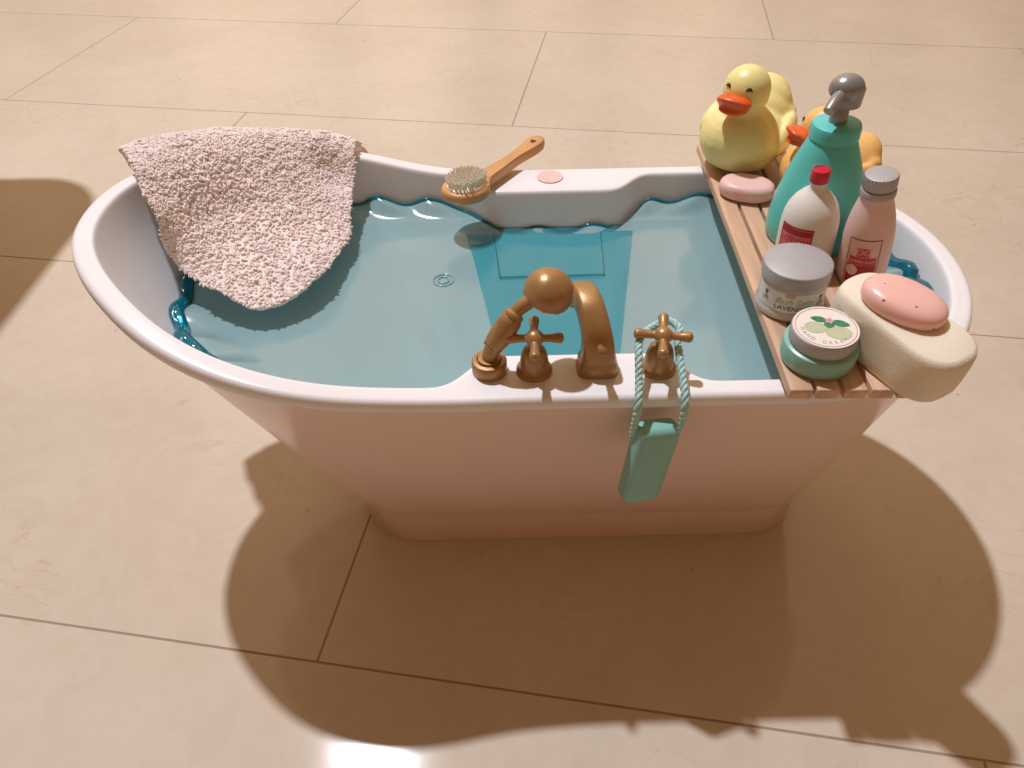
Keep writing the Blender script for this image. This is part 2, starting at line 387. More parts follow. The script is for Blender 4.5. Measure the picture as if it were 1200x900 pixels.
for k in range(1, 21): tops.append(innerwall(k / 20))
for k in range(1, 6): tops.append([Vector((.05 + (p.x - .05) * (1 - k * .06), p.y * (1 - k * .10), .024 - .0015 * k)) for p in bottomP])
rings('basin', tops, M['white'], tub, cap1=True)
mb = MB(); mb.lathe([(.0088, 0), (.009, .0002), (.0088, .0004), (.002, .0004)], 40)
st = mb.build('round_sticker', M['sticker'], tub); st.location = (.029, .466 - YC, .2003)

# --- taps on the front deck
def make_tap(x, y, rz):
    mb = MB(); mb.lathe([(.0092, 0), (.0098, .0006), (.0098, .0018), (.0090, .0028), (.0082, .0034), (.0080, .006), (.0072, .0125), (.0062, .0165), (.0048, .0185), (.0034, .019), (.0030, .023), (.002, .0235)], 40)
    t = mb.build('tap', M['bronze'], tub); t.location = (x, y - YC, .1999); t.rotation_euler = (R(6), 0, rz); t.scale = (.9, .9, .86)
    mb = MB(); mb.ell((0, 0, .0265), (.0050, .0050, .0048))
    for k in range(4):
        a = k * math.pi / 2; d = Vector((math.cos(a), math.sin(a), 0)); c = Vector((0, 0, .0265))
        mb.tube([c + d * q for q in (.002, .005, .0085, .0115, .0135, .0147, .0153)], [.0026, .0021, .0023, .0028, .0030, .0024, .0010], 16)
    blob('cross_handle', mb, M['bronze'], t, .0005, 3, .5)
    return t
make_tap(.0110, .2690, R(-1)); make_tap(.0715, .2690, R(-9))
# spout
path = spline([(0, 0, 0), (0, 0, .008), (-.0005, .0005, .016), (-.0020, .0030, .0235), (-.0038, .0085, .0290), (-.0058, .0160, .0308), (-.0076, .0235, .0280), (-.0084, .0265, .0225)], 40)
v = []; f = []; n = 28
for i, p in enumerate(path):
    t = (path[min(i + 1, 39)] - path[max(i - 1, 0)]).normalized(); sx = Vector((1, 0, 0)); sx = (sx - t * sx.dot(t)).normalized(); sy = t.cross(sx)
    k = i / 39; wx = .0094 - .0042 * k ** .7; wy = .0082 - .0026 * k
    if i < 5: wx *= 1.09; wy *= 1.09
    for q in range(n):
        a = 2 * math.pi * q / n; c_, s_ = math.cos(a), math.sin(a)
        v.append(p + sx * wx * math.copysign(abs(c_) ** .5, c_) + sy * wy * math.copysign(abs(s_) ** .5, s_))
for i in range(39):
    for q in range(n): f.append((i * n + q, i * n + (q + 1) % n, (i + 1) * n + (q + 1) % n, (i + 1) * n + q))
f.append(tuple(range(n))); f.append(tuple(39 * n + q for q in range(n)))
sp = mesh('spout', v, f, M['bronze'], tub, True, 45); sp.location = (.0418, .2705 - YC, .1999)
mb = MB(); mb.tube([(0, -.004, .017), (0, -.0075, .0185), (0, -.0115, .0205), (0, -.0135, .0215), (0, -.0143, .0219)], [.0026, .0017, .0020, .0024, .0012], 16)
mb.build('diverter_knob', M['bronze'], sp)
# hand shower with its cradle
mb = MB(); mb.lathe([(.0080, 0), (.0086, .0008), (.0086, .0065), (.0080, .0075), (.0062, .0078), (.0060, .0066), (.0056, .0066), (.0054, .0088), (.0035, .0090)], 40)
cr = mb.build('shower_cradle', M['bronze'], tub); cr.location = (-.0108, .2695 - YC, .1999)
hs = [(0, 0, .005), (.001, 0, .0115), (.0030, .0005, .0165), (.0032, .0005, .0172), (.0066, .001, .0225), (.0102, .002, .0285), (.0122, .0028, .0318), (.0129, .003, .0328), (.0150, .004, .0350), (.0205, .0055, .0385)]
mb = MB(); mb.tube(spline(hs, 46), [interp(i / 45 * 9, [(0, .0038), (1, .0040), (1.9, .0043), (2.2, .0052), (2.7, .0050), (4, .0059), (5.2, .0055), (6, .0044), (6.3, .0050), (7, .0046), (7.4, .0032), (9, .0036)]) for i in range(46)], 24)
hd = mb.build('hand_shower', M['bronze'], tub); hd.location = (-.0108, .2695 - YC, .1999)
mb = MB(); q = Vector((-.30, .10, -.95)).to_track_quat('Z', 'Y').to_matrix().to_4x4()
hc = Matrix.Translation((.0287, .0095, .0400)) @ q
prof = [(.0004, -.0112)] + [(.0118 * math.cos(a), .0118 * math.sin(a) * .95) for a in [R(-85 + 95 * k / 16) for k in range(17)]] + [(.0116, .0028), (.0108, .0030)]
mb.lathe(prof, 40, hc); mb.build('shower_head', M['bronze'], hd)
mb = MB(); mb.lathe([(.0107, .0026), (.0107, .0042), (.0098, .0050), (.0090, .0046), (.002, .0046)], 40, hc); mb.build('spray_face', M['chrome'], hd)

# ------------------------------------------------------------------ water insert
wat = empty('bath_water', (0, YC, .17), 0, 'clear teal plastic water insert with wavy edge lying inside the toy bathtub', 'water insert')
def wallpt(i, z):
    lo_, hi_ = 0, 1
    z1 = zr[i] - .004; s = max(0, min(1, (z1 - z) / (z1 - .024))); e = s ** 1.25
    return in4[i].lerp(bottomP[i], e)
edge = []
arc = 0
for i in range(NP):
    p = rimP[i]; arc += (rimP[i] - rimP[i - 1]).length
    dk = sstep(-.05, -.02, p.x) * (1 - sstep(.078, .105, p.x))
    z = .1845 - .0100 * dk + .0021 * math.sin(arc * 165 + .6) + .0010 * math.sin(arc * 71 + 2)
    edge.append(z)
bead = []; brad = []
for i in range(NP):
    q = wallpt(i, edge[i]); t = (wallpt((i + 1) % NP, edge[(i + 1) % NP]) - wallpt(i - 1, edge[i - 1])).normalized(); nn = Vector((-t.y, t.x))
    wv = .0012 * math.sin(i * .11)
    en = max(sstep(-.12, -.19, p.x) if 0 else sstep(.12, .19, -rimP[i].x), sstep(.17, .22, rimP[i].x))
    q = q + nn * (.0026 + wv * (1 + .5 * en) + .0030 * en)
    bead.append(Vector((q.x, q.y, edge[i] - .17))); brad.append(.0013 + .0030 * en)
v = []; f = []
LV = 26
cen = Vector((.02, 0))
for j in range(LV):
    s = j / (LV - 1)
    for i in range(NP):
        b_ = Vector((bead[i].x, bead[i].y)); q = b_.lerp(Vector((cen.x + (b_.x - cen.x) * .02, 0)), s * 1.0)
        zz = bead[i].z * (1 - sstep(0, .16, s)) + sstep(0, .16, s) * (.1775 - .17)
        zz += .0007 * noise.noise(Vector((q.x * 18, q.y * 18, 3))) * sstep(.05, .3, s)
        v.append(Vector((q.x, q.y, zz)))
for j in range(LV - 1):
    for i in range(NP): f.append((j * NP + i, j * NP + (i + 1) % NP, (j + 1) * NP + (i + 1) % NP, (j + 1) * NP + i))
f.append(tuple((LV - 1) * NP + i for i in range(NP)))
ws = mesh('water_surface', v, f, M['water'], wat)
if sum(p.normal.z for p in ws.data.polygons) < 0: ws.data.flip_normals()
# clear middle panel of the insert between the two decks, moulded a hair proud of the frosted ends
pv = []; pf = []; PX, PY = 16, 30
for j_ in range(PY + 1):
    y = -.0735 + (.0800 + .0735) * j_ / PY; xl = -.0295 + (.075 - y) * .17; xr = .0845 - (.075 - y) * .19
    for i_ in range(PX + 1): pv.append((xl + (xr - xl) * i_ / PX, y, .0088 + .0008 * noise.noise(Vector((i_ * .3, j_ * .2, 1))) - .0035 * sstep(.060, .0775, y)))
for j_ in range(PY):
    for i_ in range(PX): pf.append((j_ * (PX + 1) + i_, j_ * (PX + 1) + i_ + 1, (j_ + 1) * (PX + 1) + i_ + 1, (j_ + 1) * (PX + 1) + i_))
cp = mesh('centre_panel', pv, pf, M['deep'], wat)
if sum(p.normal.z for p in cp.data.polygons) < 0: cp.data.flip_normals()
mb = MB(); mb.tube([(-.006, .0145, .0092), (.0585, .0150, .0092)], .0007, 8)
for x_ in (-.006, .0585): mb.tube([(x_, .0146, .0092), (x_ + (.003 if x_ > 0 else -.004), .066, .0080)], .0004, 8)
mb.build('moulded_line', M['deep'], wat)
mb = MB(); mb.ctube(bead, brad, 12); mb.build('wavy_edge', M['bead'], wat)
mb = MB()
for cx, cy, rr in ((-.0410, .3790 - YC, .0062), (-.0410, .3790 - YC, .0034)):
    pts = [(cx + rr * math.cos(a * math.pi / 16), cy + rr * math.sin(a * math.pi / 16), .0078) for a in range(32)]
    mb.ctube(pts, .0005, 8)
mb.build('drain_ring', M['water'], wat)

# ------------------------------------------------------------------ towel
ctl = [  # rows: outer hem, under hem, crest, shoulder, mid, hem ; columns left to right
    [(-.2440, .446, .222), (-.222, .463, .210), (-.190, .488, .205), (-.155, .502, .200), (-.125, .508, .196), (-.099, .507, .196)],
    [(-.2380, .437, .236), (-.2180, .453, .236), (-.187, .474, .230), (-.155, .486, .222), (-.125, .493, .216), (-.104, .490, .212)],
    [(-.2270, .4180, .2470), (-.209, .435, .2460), (-.182, .457, .238), (-.152, .471, .2300), (-.124, .480, .224), (-.104, .478, .2185)],
    [(-.2130, .3940, .2500), (-.197, .412, .2420), (-.172, .438, .232), (-.146, .452, .222), (-.122, .461, .213), (-.104, .464, .2060)],
    [(-.2000, .3720, .2360), (-.1900, .386, .2240), (-.169, .402, .212), (-.142, .412, .204), (-.119, .427, .198), (-.1055, .444, .197)],
    [(-.1960, .3700, .2150), (-.1880, .362, .2000), (-.1650, .346, .194), (-.138, .338, .190), (-.113, .362, .190), (-.1025, .415, .190)],
]
NU, NV = 330, 300
def patch(u, v):
    rows = [catm(r, u) for r in ctl]
    return catm(rows, v)
def catm(pts, t):
    N = len(pts) - 1; t = t * N; k = min(int(t), N - 1); u = t - k
    P = [Vector(pts[max(0, min(N, k + q))]) for q in (-1, 0, 1, 2)]
    return .5 * ((2 * P[1]) + (P[2] - P[0]) * u + (2 * P[0] - 5 * P[1] + 4 * P[2] - P[3]) * u * u + (3 * P[1] - P[0] - 3 * P[2] + P[3]) * u ** 3)
colsr = []
G = [[None] * (NV + 1) for _ in range(NU + 1)]
for i in range(NU + 1):
    cc = [catm(r, i / NU) for r in ctl]
    for j in range(NV + 1): G[i][j] = catm(cc, j / NV)
v = []
for i in range(NU + 1):
    for j in range(NV + 1):
        p = G[i][j]
        a = G[min(i + 2, NU)][j] - G[max(i - 2, 0)][j]; b = G[i][min(j + 2, NV)] - G[i][max(j - 2, 0)]
        nn = b.cross(a).normalized()
        if nn.z < 0 and j > NV * .35: nn = -nn
        p2 = p + Vector((noise.noise(p * 60), noise.noise(p * 60 + Vector((9, 0, 0))), noise.noise(p * 60 + Vector((0, 9, 0))))) * .0022
        dd, _ = noise.voronoi(p2 * 262, distance_metric='DISTANCE')
        h = .0017 * math.sqrt(max(0, 1 - (dd[0] / .66) ** 2)) * (.65 + .5 * noise.noise(p * 400))
        fold = .0030 * noise.noise(p * 22) + .0013 * noise.noise(p * 60)
        ed = min(i, NU - i) / 10; ed2 = (NV - j) / 10
        h *= min(1, .35 + .65 * min(ed, ed2))
        dim = -.007 * math.exp(-((p.x + .118) ** 2 + (p.y - .458) ** 2) / .00018)
        nz_ = .0016 * noise.noise(Vector((p.x * 120, p.y * 120, 5)))
        q = p + nn * (h + fold + dim + .002)
        if i < 4 or i > NU - 4 or j > NV - 4: q += Vector((nz_, nz_ * .6, 0))
        v.append(q)
f = [(i * (NV + 1) + j, (i + 1) * (NV + 1) + j, (i + 1) * (NV + 1) + j + 1, i * (NV + 1) + j + 1) for i in range(NU) for j in range(NV)]
tw = mesh('washcloth', v, f, M['towel']); tag(tw, 'beige pink nubby terry washcloth draped over the back left rim into the tub', 'washcloth')
sm = tw.modifiers.new('thick', 'SOLIDIFY'); sm.thickness = .0018; sm.offset = -1

def towel_pile():
    rnd = random.Random(3); mb = MB()
    for _ in range(12000):
        i = rnd.randint(1, NU - 2); j = rnd.randint(int(NV * .18), NV - 1); p = Vector(v[i * (NV + 1) + j])
        a = G[min(i + 2, NU)][j] - G[max(i - 2, 0)][j]; b = G[i][min(j + 2, NV)] - G[i][max(j - 2, 0)]; nn = b.cross(a).normalized()
        if nn.z < 0 and j > NV * .35: nn = -nn
        if nn.length < .5: continue
        t = a.normalized(); t2 = nn.cross(t); q = rnd.random() * 6.28; d = t * math.cos(q) + t2 * math.sin(q); e = nn.cross(d); L_ = rnd.uniform(.0014, .0024)
        mb.tube([p - nn * .0006, p + nn * L_ * .16 + d * L_ * .15, p + nn * L_ * .26 + d * L_ * .6, p + nn * L_ * .05 + d * L_ * .95 + e * L_ * .2], [.00055, .00072, .00066, .00045], 5)
    return mb.build('terry_pile', M['towel'], tw, True, None)
tag(towel_pile(), kind='stuff')

# ------------------------------------------------------------------ bath brush
br_d = Vector((.062, .081, 0)).normalized(); ang = math.atan2(br_d.y, br_d.x)
br = empty('bath_brush', (-.027, .4385, .2035), (0, R(2.5), ang), 'small wooden bath brush with pale bristles resting across the back rim', 'brush')
# outline: oval head then handle along +x
up = []
for x, h in ((-.0175, 0), (-.0170, .0045), (-.015, .0085), (-.0115, .0118), (-.006, .0142), (0, .0150), (.006, .0140), (.0115, .0110), (.015, .0078), (.0185, .0060), (.024, .0056), (.034, .0050), (.045, .0042), (.053, .0040), (.062, .0050), (.072, .0065), (.078, .0066), (.082, .0055), (.0845, .0030), (.085, 0)): up.append(Vector((x, h)))
half = resample(up, 60); outl = half + [Vector((p.x, -p.y)) for p in reversed(half[1:-1])]; outl = smooth2(outl, 2)
v = []; f = []; n = len(outl)
def bz(x): return .0012 * (x / .08) ** 2 * 4
for d, z in ((-.0012, 0), (-.0003, .0006), (0, .0018), (0, .0048), (-.0004, .0062), (-.0014, .0068)):
    Q = inset(outl, d * -1)
    # outline runs clockwise or ccw; make sure we shrink
    for i, q in enumerate(Q):
        c0 = Vector((max(min(outl[i].x, .07), 0), 0)); v.append(Vector((*(outl[i].lerp(c0, min(1, -d / .012))), z + bz(outl[i].x))))
for j in range(5):
    for i in range(n): f.append((j * n + i, j * n + (i + 1) % n, (j + 1) * n + (i + 1) % n, (j + 1) * n + i))
f.append(tuple(range(n))); f.append(tuple(5 * n + i for i in range(n)))
hb = mesh('wooden_handle', v, f, M['brushwood'], br, True, 50)
mb = MB(); mb.lathe([(.0026, 0), (.0026, .0003), (.001, .0003)], 20, Matrix.Translation((.0755, 0, .0110)) @ Matrix.Diagonal((1.2, .8, 1, 1)))
mb.build('hanging_hole', M['black'], br)
mb = MB(); mb.lathe([(1, 0), (.97, .0012), (.6, .0022), (.02, .0026)], 40, Matrix.Translation((-.0005, 0, .0062)) @ Matrix.Diagonal((.0135, .0115, 1, 1)))
mb.build('bristle_pad', M['bristle'], br)
mb = MB(); k = 0
for a in range(-6, 7):
    for b in range(-5, 6):
        x = a * .0021 + (b % 2) * .001; y = b * .0021
        if (x / .0122) ** 2 + (y / .0102) ** 2 > 1: continue
        for q in range(11):
            aa = random.random() * 6.28; rr = random.random() ** .5 * .0006
            p = Vector((x + rr * math.cos(aa), y + rr * math.sin(aa), .0075)); ou = Vector((x * .20 + random.uniform(-.0007, .0007), y * .20 + random.uniform(-.0007, .0007), (.0078 - 14 * (x * x + y * y)) + random.uniform(-.0005, .0006)))
            mb.tube([p, p + ou * .5, p + ou + Vector((random.uniform(-.0004, .0004), random.uniform(-.0004, .0004), 0))], [.00022, .0002, .00015], 4, True)
mb.build('bristles', M['bristle'], br)

# ------------------------------------------------------------------ bath tray
BZ = .2015; TH = .0085; TT = BZ + TH   # .210
tray = empty('bath_tray', (.1595, .365, BZ), R(-1.6), 'slatted light wood bath tray laid across the right end of the tub', 'bath tray')
SW = .0103; PITCHX = .01225
for k in range(5):
    mb = MB(); mb.box(((k - 2) * PITCHX, 0, TH - .0028), (SW, .250, .0056), None, .0006); mb.build('slat', M['wood'], tray)
for y in (-.075, .075, 0):
    mb = MB(); mb.box((0, y, (TH - .0058) / 2), (.0560, .012, TH - .006), None, .0005); mb.build('cross_bar', M['wood'], tray)

# ------------------------------------------------------------------ ducks
def duck(loc, rot, body_m, s, label, tz=0):
    d = empty('rubber_duck', loc, rot, label, 'rubber duck', 'rubber ducks on the bath tray'); d.scale = (s, s, s)
    mb = MB(); e = mb.ell
    e((0, 0, .0200), (.0300, .0275, .0200)); e((.0120, 0, .0215), (.0215, .0245, .0200)); e((.004, 0, .012), (.026, .0250, .012))
    e((.0120, 0, .0380), (.0115, .0112, .0130)); e((.0120, 0, .0530), (.0148, .0145, .0145)); e((.0095, 0, .049), (.0135, .0135, .0125))
    e((-.0150, 0, .0310 - tz * .4), (.0160, .0215, .0180)); e((-.0190, 0, .0300 - tz * .3), (.0150, .0235, .0160)); e((-.0205, 0, .0400 - tz), (.0130, .0190, .0160)); e((-.0240, 0, .0465 - tz * 1.2), (.0095, .0150, .0115))
    for sgn in (-1, 1):
        mm = Euler((0, R(20), R(10) * sgn)).to_matrix(); e((-.006, sgn * .0240, .0245), (.0175, .0055, .0100), mm); e((-.020, sgn * .0185, .0310), (.0075, .0045, .0060), mm)
    blob('body', mb, body_m, d, .0009, 16, .6)
    mb = MB()
    mb.ell((.0275, 0, .0500), (.0080, .0112, .0044), Euler((0, R(-8), 0)).to_matrix()); mb.ell((.0325, 0, .0516), (.0050, .0092, .0025), Euler((0, R(-28), 0)).to_matrix())
    mb.ell((.0262, 0, .0468), (.0074, .0098, .0040), Euler((0, R(14), 0)).to_matrix()); mb.ell((.0310, 0, .0462), (.0048, .0078, .0022), Euler((0, R(6), 0)).to_matrix())
    blob('beak', mb, M['beak'], d, .0006, 3, .5)
    for sgn in (-1, 1):
        mb = MB(); pts = []
        for k in range(9):
            t = k / 8 - .5; az = (.50 + t * .26) * sgn; el = R(14) + R(7) * (1 - (2 * t) ** 2)
            r_ = .01492; pts.append((.0120 + r_ * math.cos(el) * math.cos(az), r_ * math.cos(el) * math.sin(az), .0530 + r_ * math.sin(el)))
        mb.tube(pts, [.00025, .0005, .0006, .0007, .0007, .0007, .0006, .0005, .00025], 8)
        mb.tube([pts[4], (Vector(pts[4]) + Vector((0, 0, -.0016)))], [.0006, .0004], 6)
        mb.build('eye', M['black'], d)
    return d
duck((.1555, .4615, TT), R(-130), M['yellow'], 1.0, 'yellow rubber duck with orange beak at the back end of the wooden tray', .005)
duck((.1990, .4240, .2040), R(-172), M['orange'], .88, 'orange rubber duck half hidden behind the teal pump bottle', .010)

# ------------------------------------------------------------------ soaps
def soap(name, loc, rot, a, b, h, m, label, ex=2.3, cat='soap', sq=.55):
    v = []; f = []; n = 64; prof = []
    for k in range(17):
        t = R(-90 + 180 * k / 16); prof.append((math.cos(t) ** sq if math.cos(t) > 1e-6 else 0, math.sin(t)))
    for r_, z in prof:
        r_ = max(r_, .01)
        for q in range(n):
            t = 2 * math.pi * q / n; c_, s_ = math.cos(t), math.sin(t)
            v.append(Vector((a * r_ * math.copysign(abs(c_) ** (2 / ex), c_), b * r_ * math.copysign(abs(s_) ** (2 / ex), s_), h / 2 + h / 2 * math.copysign(abs(z) ** .8, z))))
    for j in range(16):
        for q in range(n): f.append((j * n + q, j * n + (q + 1) % n, (j + 1) * n + (q + 1) % n, (j + 1) * n + q))
    f.append(tuple(range(n))); f.append(tuple(16 * n + q for q in range(n)))
    o = mesh(name, v, f, m); o.location = loc; o.rotation_euler = rot; return tag(o, label, cat)
soap('soap_bar', (.1485, .4170, TT - .0002), (0, 0, R(-22)), .0168, .0120, .0110, M['pinksoap'], 'plain pale pink oval soap bar lying on the tray beside the yellow duck', 2.3, 'soap', .34)
spo = [(-.036, 0), (-.0355, .008), (-.032, .0145), (-.026, .0180), (-.018, .0195), (0, .0190), (.018, .0195), (.026, .0180), (.032, .0145), (.0355, .008), (.036, 0)]
half = resample([Vector(p) for p in reversed(spo)], 50); so = smooth2(closed_from_half(half), 3); n = len(so); v = []; f = []
SH = .0260
LVS = ((.90, 0), (.965, .0006), (.99, .003), (1.0, .009), (1.0, .018), (.99, .0225), (.965, .0250), (.90, SH), (.6, SH + .0002), (.3, SH + .0002), (.05, SH + .0002))
for s_, z in LVS:
    for p in so: v.append(Vector((p.x * s_, p.y * s_, z + .0004 * noise.noise(Vector((p.x * s_ * 90, p.y * s_ * 90, z * 90))))))
for j in range(len(LVS) - 1):
    for i in range(n): f.append((j * n + i, j * n + (i + 1) % n, (j + 1) * n + (i + 1) % n, (j + 1) * n + i))
f.append(tuple(range(n))); f.append(tuple((len(LVS) - 1) * n + i for i in range(n)))
sg = mesh('sponge', v, f, M['sponge']); sg.location = (.1775, .2630, TT + .0012); sg.scale = (.92, .88, .95); sg.rotation_euler = Euler((0, R(5), R(-62)), 'XYZ')
tag(sg, 'thick cream foam sponge overhanging the front right end of the tray', 'sponge')
soap('soap_bar', (.1765, .2660, TT + .0242), (R(2), R(6), R(-42)), .0190, .0133, .0120, M['speckle'], 'salmon pink speckled oval soap bar lying on top of the cream sponge', 2.2)

# ------------------------------------------------------------------ curved text / label helpers
def text_verts(body, size, extr=0, align='CENTER', shear=0, spacing=1):
    c = bpy.data.curves.new('lettering', 'FONT'); c.body = body; c.size = size; c.align_x = align; c.align_y = 'CENTER'; c.shear = shear; c.resolution_u = 3; c.space_character = spacing
    o = bpy.data.objects.new('lettering', c); COL.objects.link(o); bpy.context.view_layer.update()
    me = bpy.data.meshes.new_from_object(o.evaluated_get(bpy.context.evaluated_depsgraph_get()))
    bpy.data.objects.remove(o)
    bm = bmesh.new(); bm.from_mesh(me); bmesh.ops.triangulate(bm, faces=bm.faces[:])
    bmesh.ops.subdivide_edges(bm, edges=[e for e in bm.edges if e.calc_length() > size * .25], cuts=1)
    bmesh.ops.triangulate(bm, faces=bm.faces[:]); bm.verts.index_update()
    r = [v.co.copy() for v in bm.verts], [[q.index for q in f_.verts] for f_ in bm.faces]; bm.free(); return r
def wrapmesh(name, VF, m, parent, rad, a0, z0, off, embold=0):
    """wrap flat xy shapes on a vertical surface of radius rad(z)"""
    v = []
    for p in VF[0]:
        z = z0 + p.y; r_ = rad(z) + off; a = a0 + p.x / r_; v.append((r_ * math.cos(a), r_ * math.sin(a), z))
    return mesh(name, v, VF[1], m, parent, False)
def sheet(w_, h_, nx=24, ny=8, cx=0, cy=0, skew=0, rad_c=0):
    v = [Vector((cx + w_ * (i / nx - .5), cy + h_ * (j / ny - .5), 0)) for i in range(nx + 1) for j in range(ny + 1)]
    return v, [(i * (ny + 1) + j, (i + 1) * (ny + 1) + j, (i + 1) * (ny + 1) + j + 1, i * (ny + 1) + j + 1) for i in range(nx) for j in range(ny)]
def disc(cx, cy, r_, n=24, sy=1):
    v = [Vector((cx, cy, 0))] + [Vector((cx + r_ * math.cos(2 * math.pi * k / n), cy + r_ * sy * math.sin(2 * math.pi * k / n), 0)) for k in range(n)]
    return v, [(0, k + 1, (k + 1) % n + 1) for k in range(n)]
def merge(*L):
    V = []; F = []
    for v_, f_ in L:
        b = len(V); V += v_; F += [tuple(i + b for i in q) for q in f_]
    return V, F
def prof_r(prof):
    zt = [(z, r_) for r_, z in prof]
    return lambda z: interp(z, zt)

# ------------------------------------------------------------------ teal pump bottle
pb = empty('pump_bottle', (.1740, .3690, TT), (R(1), R(-3.0), 0), 'tall teal bottle with grey pump head in front of the orange duck', 'pump bottle')
pr = [(.018, 0), (.0225, .0006), (.0242, .0030), (.0246, .008), (.0242, .014), (.0228, .024), (.0200, .036), (.0168, .047), (.0140, .0555), (.0122, .0600), (.0119, .0606), (.0126, .0612), (.0126, .0665), (.0120, .0683), (.0104, .0690), (.0060, .0692), (.0030, .0692)]
# flat facets like a softly squared, twisted bottle
MB().lathe(pr, 72, rf=lambda a, z: 1 + (.035 * math.cos(2 * (a + .5))) * (1 if z < .055 else 0)).build('body', M['teal'], pb)
mb = MB(); mb.lathe([(.0045, .0692), (.0045, .0745), (.0040, .0755), (.0040, .080)], 24)
mb.build('pump_stem', M['grey'], pb)
mb = MB(); mb.ell((.001, .001, .0860), (.0088, .0078, .0068)); mb.tube([(.003, .002, .0765), (.003, .002, .086)], [.0072, .0078], 24)
ph = blob('pump_head', mb, M['grey'], pb, .0006, 5, .5)
mb = MB(); mb.tube([(0, 0, .0850), (-.0060, -.0065, .0836), (-.0096, -.0106, .0812), (-.0108, -.0118, .0802)], [.0034, .0032, .0029, .0028], 20)
mb.build('nozzle', M['grey'], ph)

# ------------------------------------------------------------------ white bottle with red cap
wb = empty('lotion_bottle', (.1610, .3430, TT), (R(1), R(-3.5), 0), 'white bottle with small red screw cap and red label, behind the silver lidded jar', 'bottle'); wb.scale = (.92, .92, 1)
pr = [(.012, 0), (.0145, .0006), (.0156, .002), (.0160, .006), (.0160, .022), (.0158, .027), (.0150, .0318), (.0135, .0360), (.0112, .0396), (.0084, .0426), (.0058, .0448), (.0044, .0462), (.0040, .0478), (.0040, .0515), (.003, .0515)]
MB().lathe(pr, 64).build('body', M['milk'], wb); rw = prof_r(pr)
mb = MB(); mb.lathe([(.0046, .0492), (.0050, .0496), (.0050, .0552), (.0046, .0560), (.0040, .0561), (.0038, .0557), (.001, .0557)], 48, rf=lambda a, z: 1 + (.025 * math.cos(24 * a) if .0495 < z < .0553 else 0)); mb.build('screw_cap', M['red'], wb)
A0 = R(-136)
lb = wrapmesh('front_label', sheet(.0200, .0170, 30, 4), M['rosepaper'], wb, rw, A0, .0205, .00015)
fr = merge(sheet(.0200, .0007, 30, 1, 0, .0082), sheet(.0200, .0007, 30, 1, 0, -.0082), sheet(.0007, .0170, 1, 4, .0097), sheet(.0007, .0170, 1, 4, -.0097), sheet(.0184, .0030, 30, 1, 0, .0057))
wrapmesh('label_border', fr, M['darkred'], lb, rw, A0, .0205, .00028)
wrapmesh('lettering', merge(text_verts('LOTION', .0046), ), M['darkred'], lb, rw, A0, .0212, .00040)

# ------------------------------------------------------------------ pink bottle with silver cap
pk = empty('shampoo_bottle', (.1890, .3290, TT - .0002), (R(2), R(-8), 0), 'pink bottle with ridged silver cap, right of the teal pump bottle', 'bottle'); pk.scale = (.86, .86, .97)
pr = [(.010, 0), (.0128, .0006), (.0138, .002), (.0142, .006), (.0144, .016), (.0142, .026), (.0136, .033), (.0122, .0400), (.0104, .0460), (.0092, .0495), (.0088, .0520), (.0088, .056), (.006, .056)]
MB().lathe(pr, 64).build('body', M['pinkbottle'], pk); rk = prof_r(pr)
mb = MB(); mb.lathe([(.0092, .0520), (.0097, .0524), (.0097, .0552), (.0094, .0557), (.0091, .0560)], 60); mb.build('neck_ring', M['silver'], pk)
mb = MB(); mb.lathe([(.0083, .0561), (.0088, .0564), (.0091, .0570), (.0091, .0625), (.0088, .0634), (.0080, .0637), (.001, .0637)], 120, rf=lambda a, z: 1 + (.022 * math.cos(30 * a) if .0563 < z < .0635 else 0)); mb.build('screw_cap', M['silver'], pk)
A1 = R(-118)
lb = wrapmesh('front_label', sheet(.0185, .0285, 30, 8), M['palelabel'], pk, rk, A1, .0175, .00015)
art = merge(sheet(.0165, .0120, 24, 4, 0, -.0075))
wrapmesh('fruit_print', art, M['darkred'], lb, rk, A1, .0175, .00026)
wrapmesh('berry_print', merge(disc(-.0050, -.0050, .0034), disc(.0015, -.0115, .0030)), M['palelabel'], lb, rk, A1, .0175, .00036)
fr = merge(sheet(.0185, .0005, 30, 1, 0, .0140), sheet(.0005, .0285, 1, 8, .0091), sheet(.0005, .0285, 1, 8, -.0091))
wrapmesh('label_border', fr, M['darkred'], lb, rk, A1, .0175, .0003)
wrapmesh('banner', merge(sheet(.0155, .0046, 24, 1, 0, .0012), sheet(.0072, .0050, 12, 1, 0, .0066)), M['redprint'], lb, rk, A1, .0175, .00046)
wrapmesh('lettering', merge(([p + Vector((0, .0068, 0)) for p in text_verts('OG', .0048)[0]], text_verts('OG', .0048)[1]), ([p + Vector((0, .0014, 0)) for p in text_verts('bubble bath', .0029)[0]], text_verts('bubble bath', .0029)[1])), M['palelabel'], lb, rk, A1, .0175, .0006)

# ------------------------------------------------------------------ jar with silver lid (lavender)
jr = empty('jar', (.1430, .3045, TT), (0, R(-2), 0), 'cream lavender jar with plain silver lid between the white bottle and the mint tub', 'jar'); jr.scale = (.87, .87, .87)
pr = [(.0150, 0), (.0178, .0005), (.0192, .0022), (.0195, .0045), (.0186, .0060), (.0184, .0072), (.0184, .0205), (.0178, .0225), (.0168, .0235), (.0165, .0255), (.012, .0255)]
MB().lathe(pr, 72).build('glass_body', M['jar'], jr); rj = prof_r(pr)
mb = MB(); mb.lathe([(.0130, .001), (.0168, .0015), (.0178, .0035), (.0172, .0062), (.0172, .0200), (.016, .0222), (.004, .0226)], 64); mb.build('bath_salts', M['cream'], jr)
mb = MB(); mb.lathe([(.0182, .0228), (.0191, .0232), (.0191, .0300), (.0188, .0307), (.0183, .0310), (.001, .0310)], 80); mb.build('lid', M['silver'], jr)
A2 = R(-103)
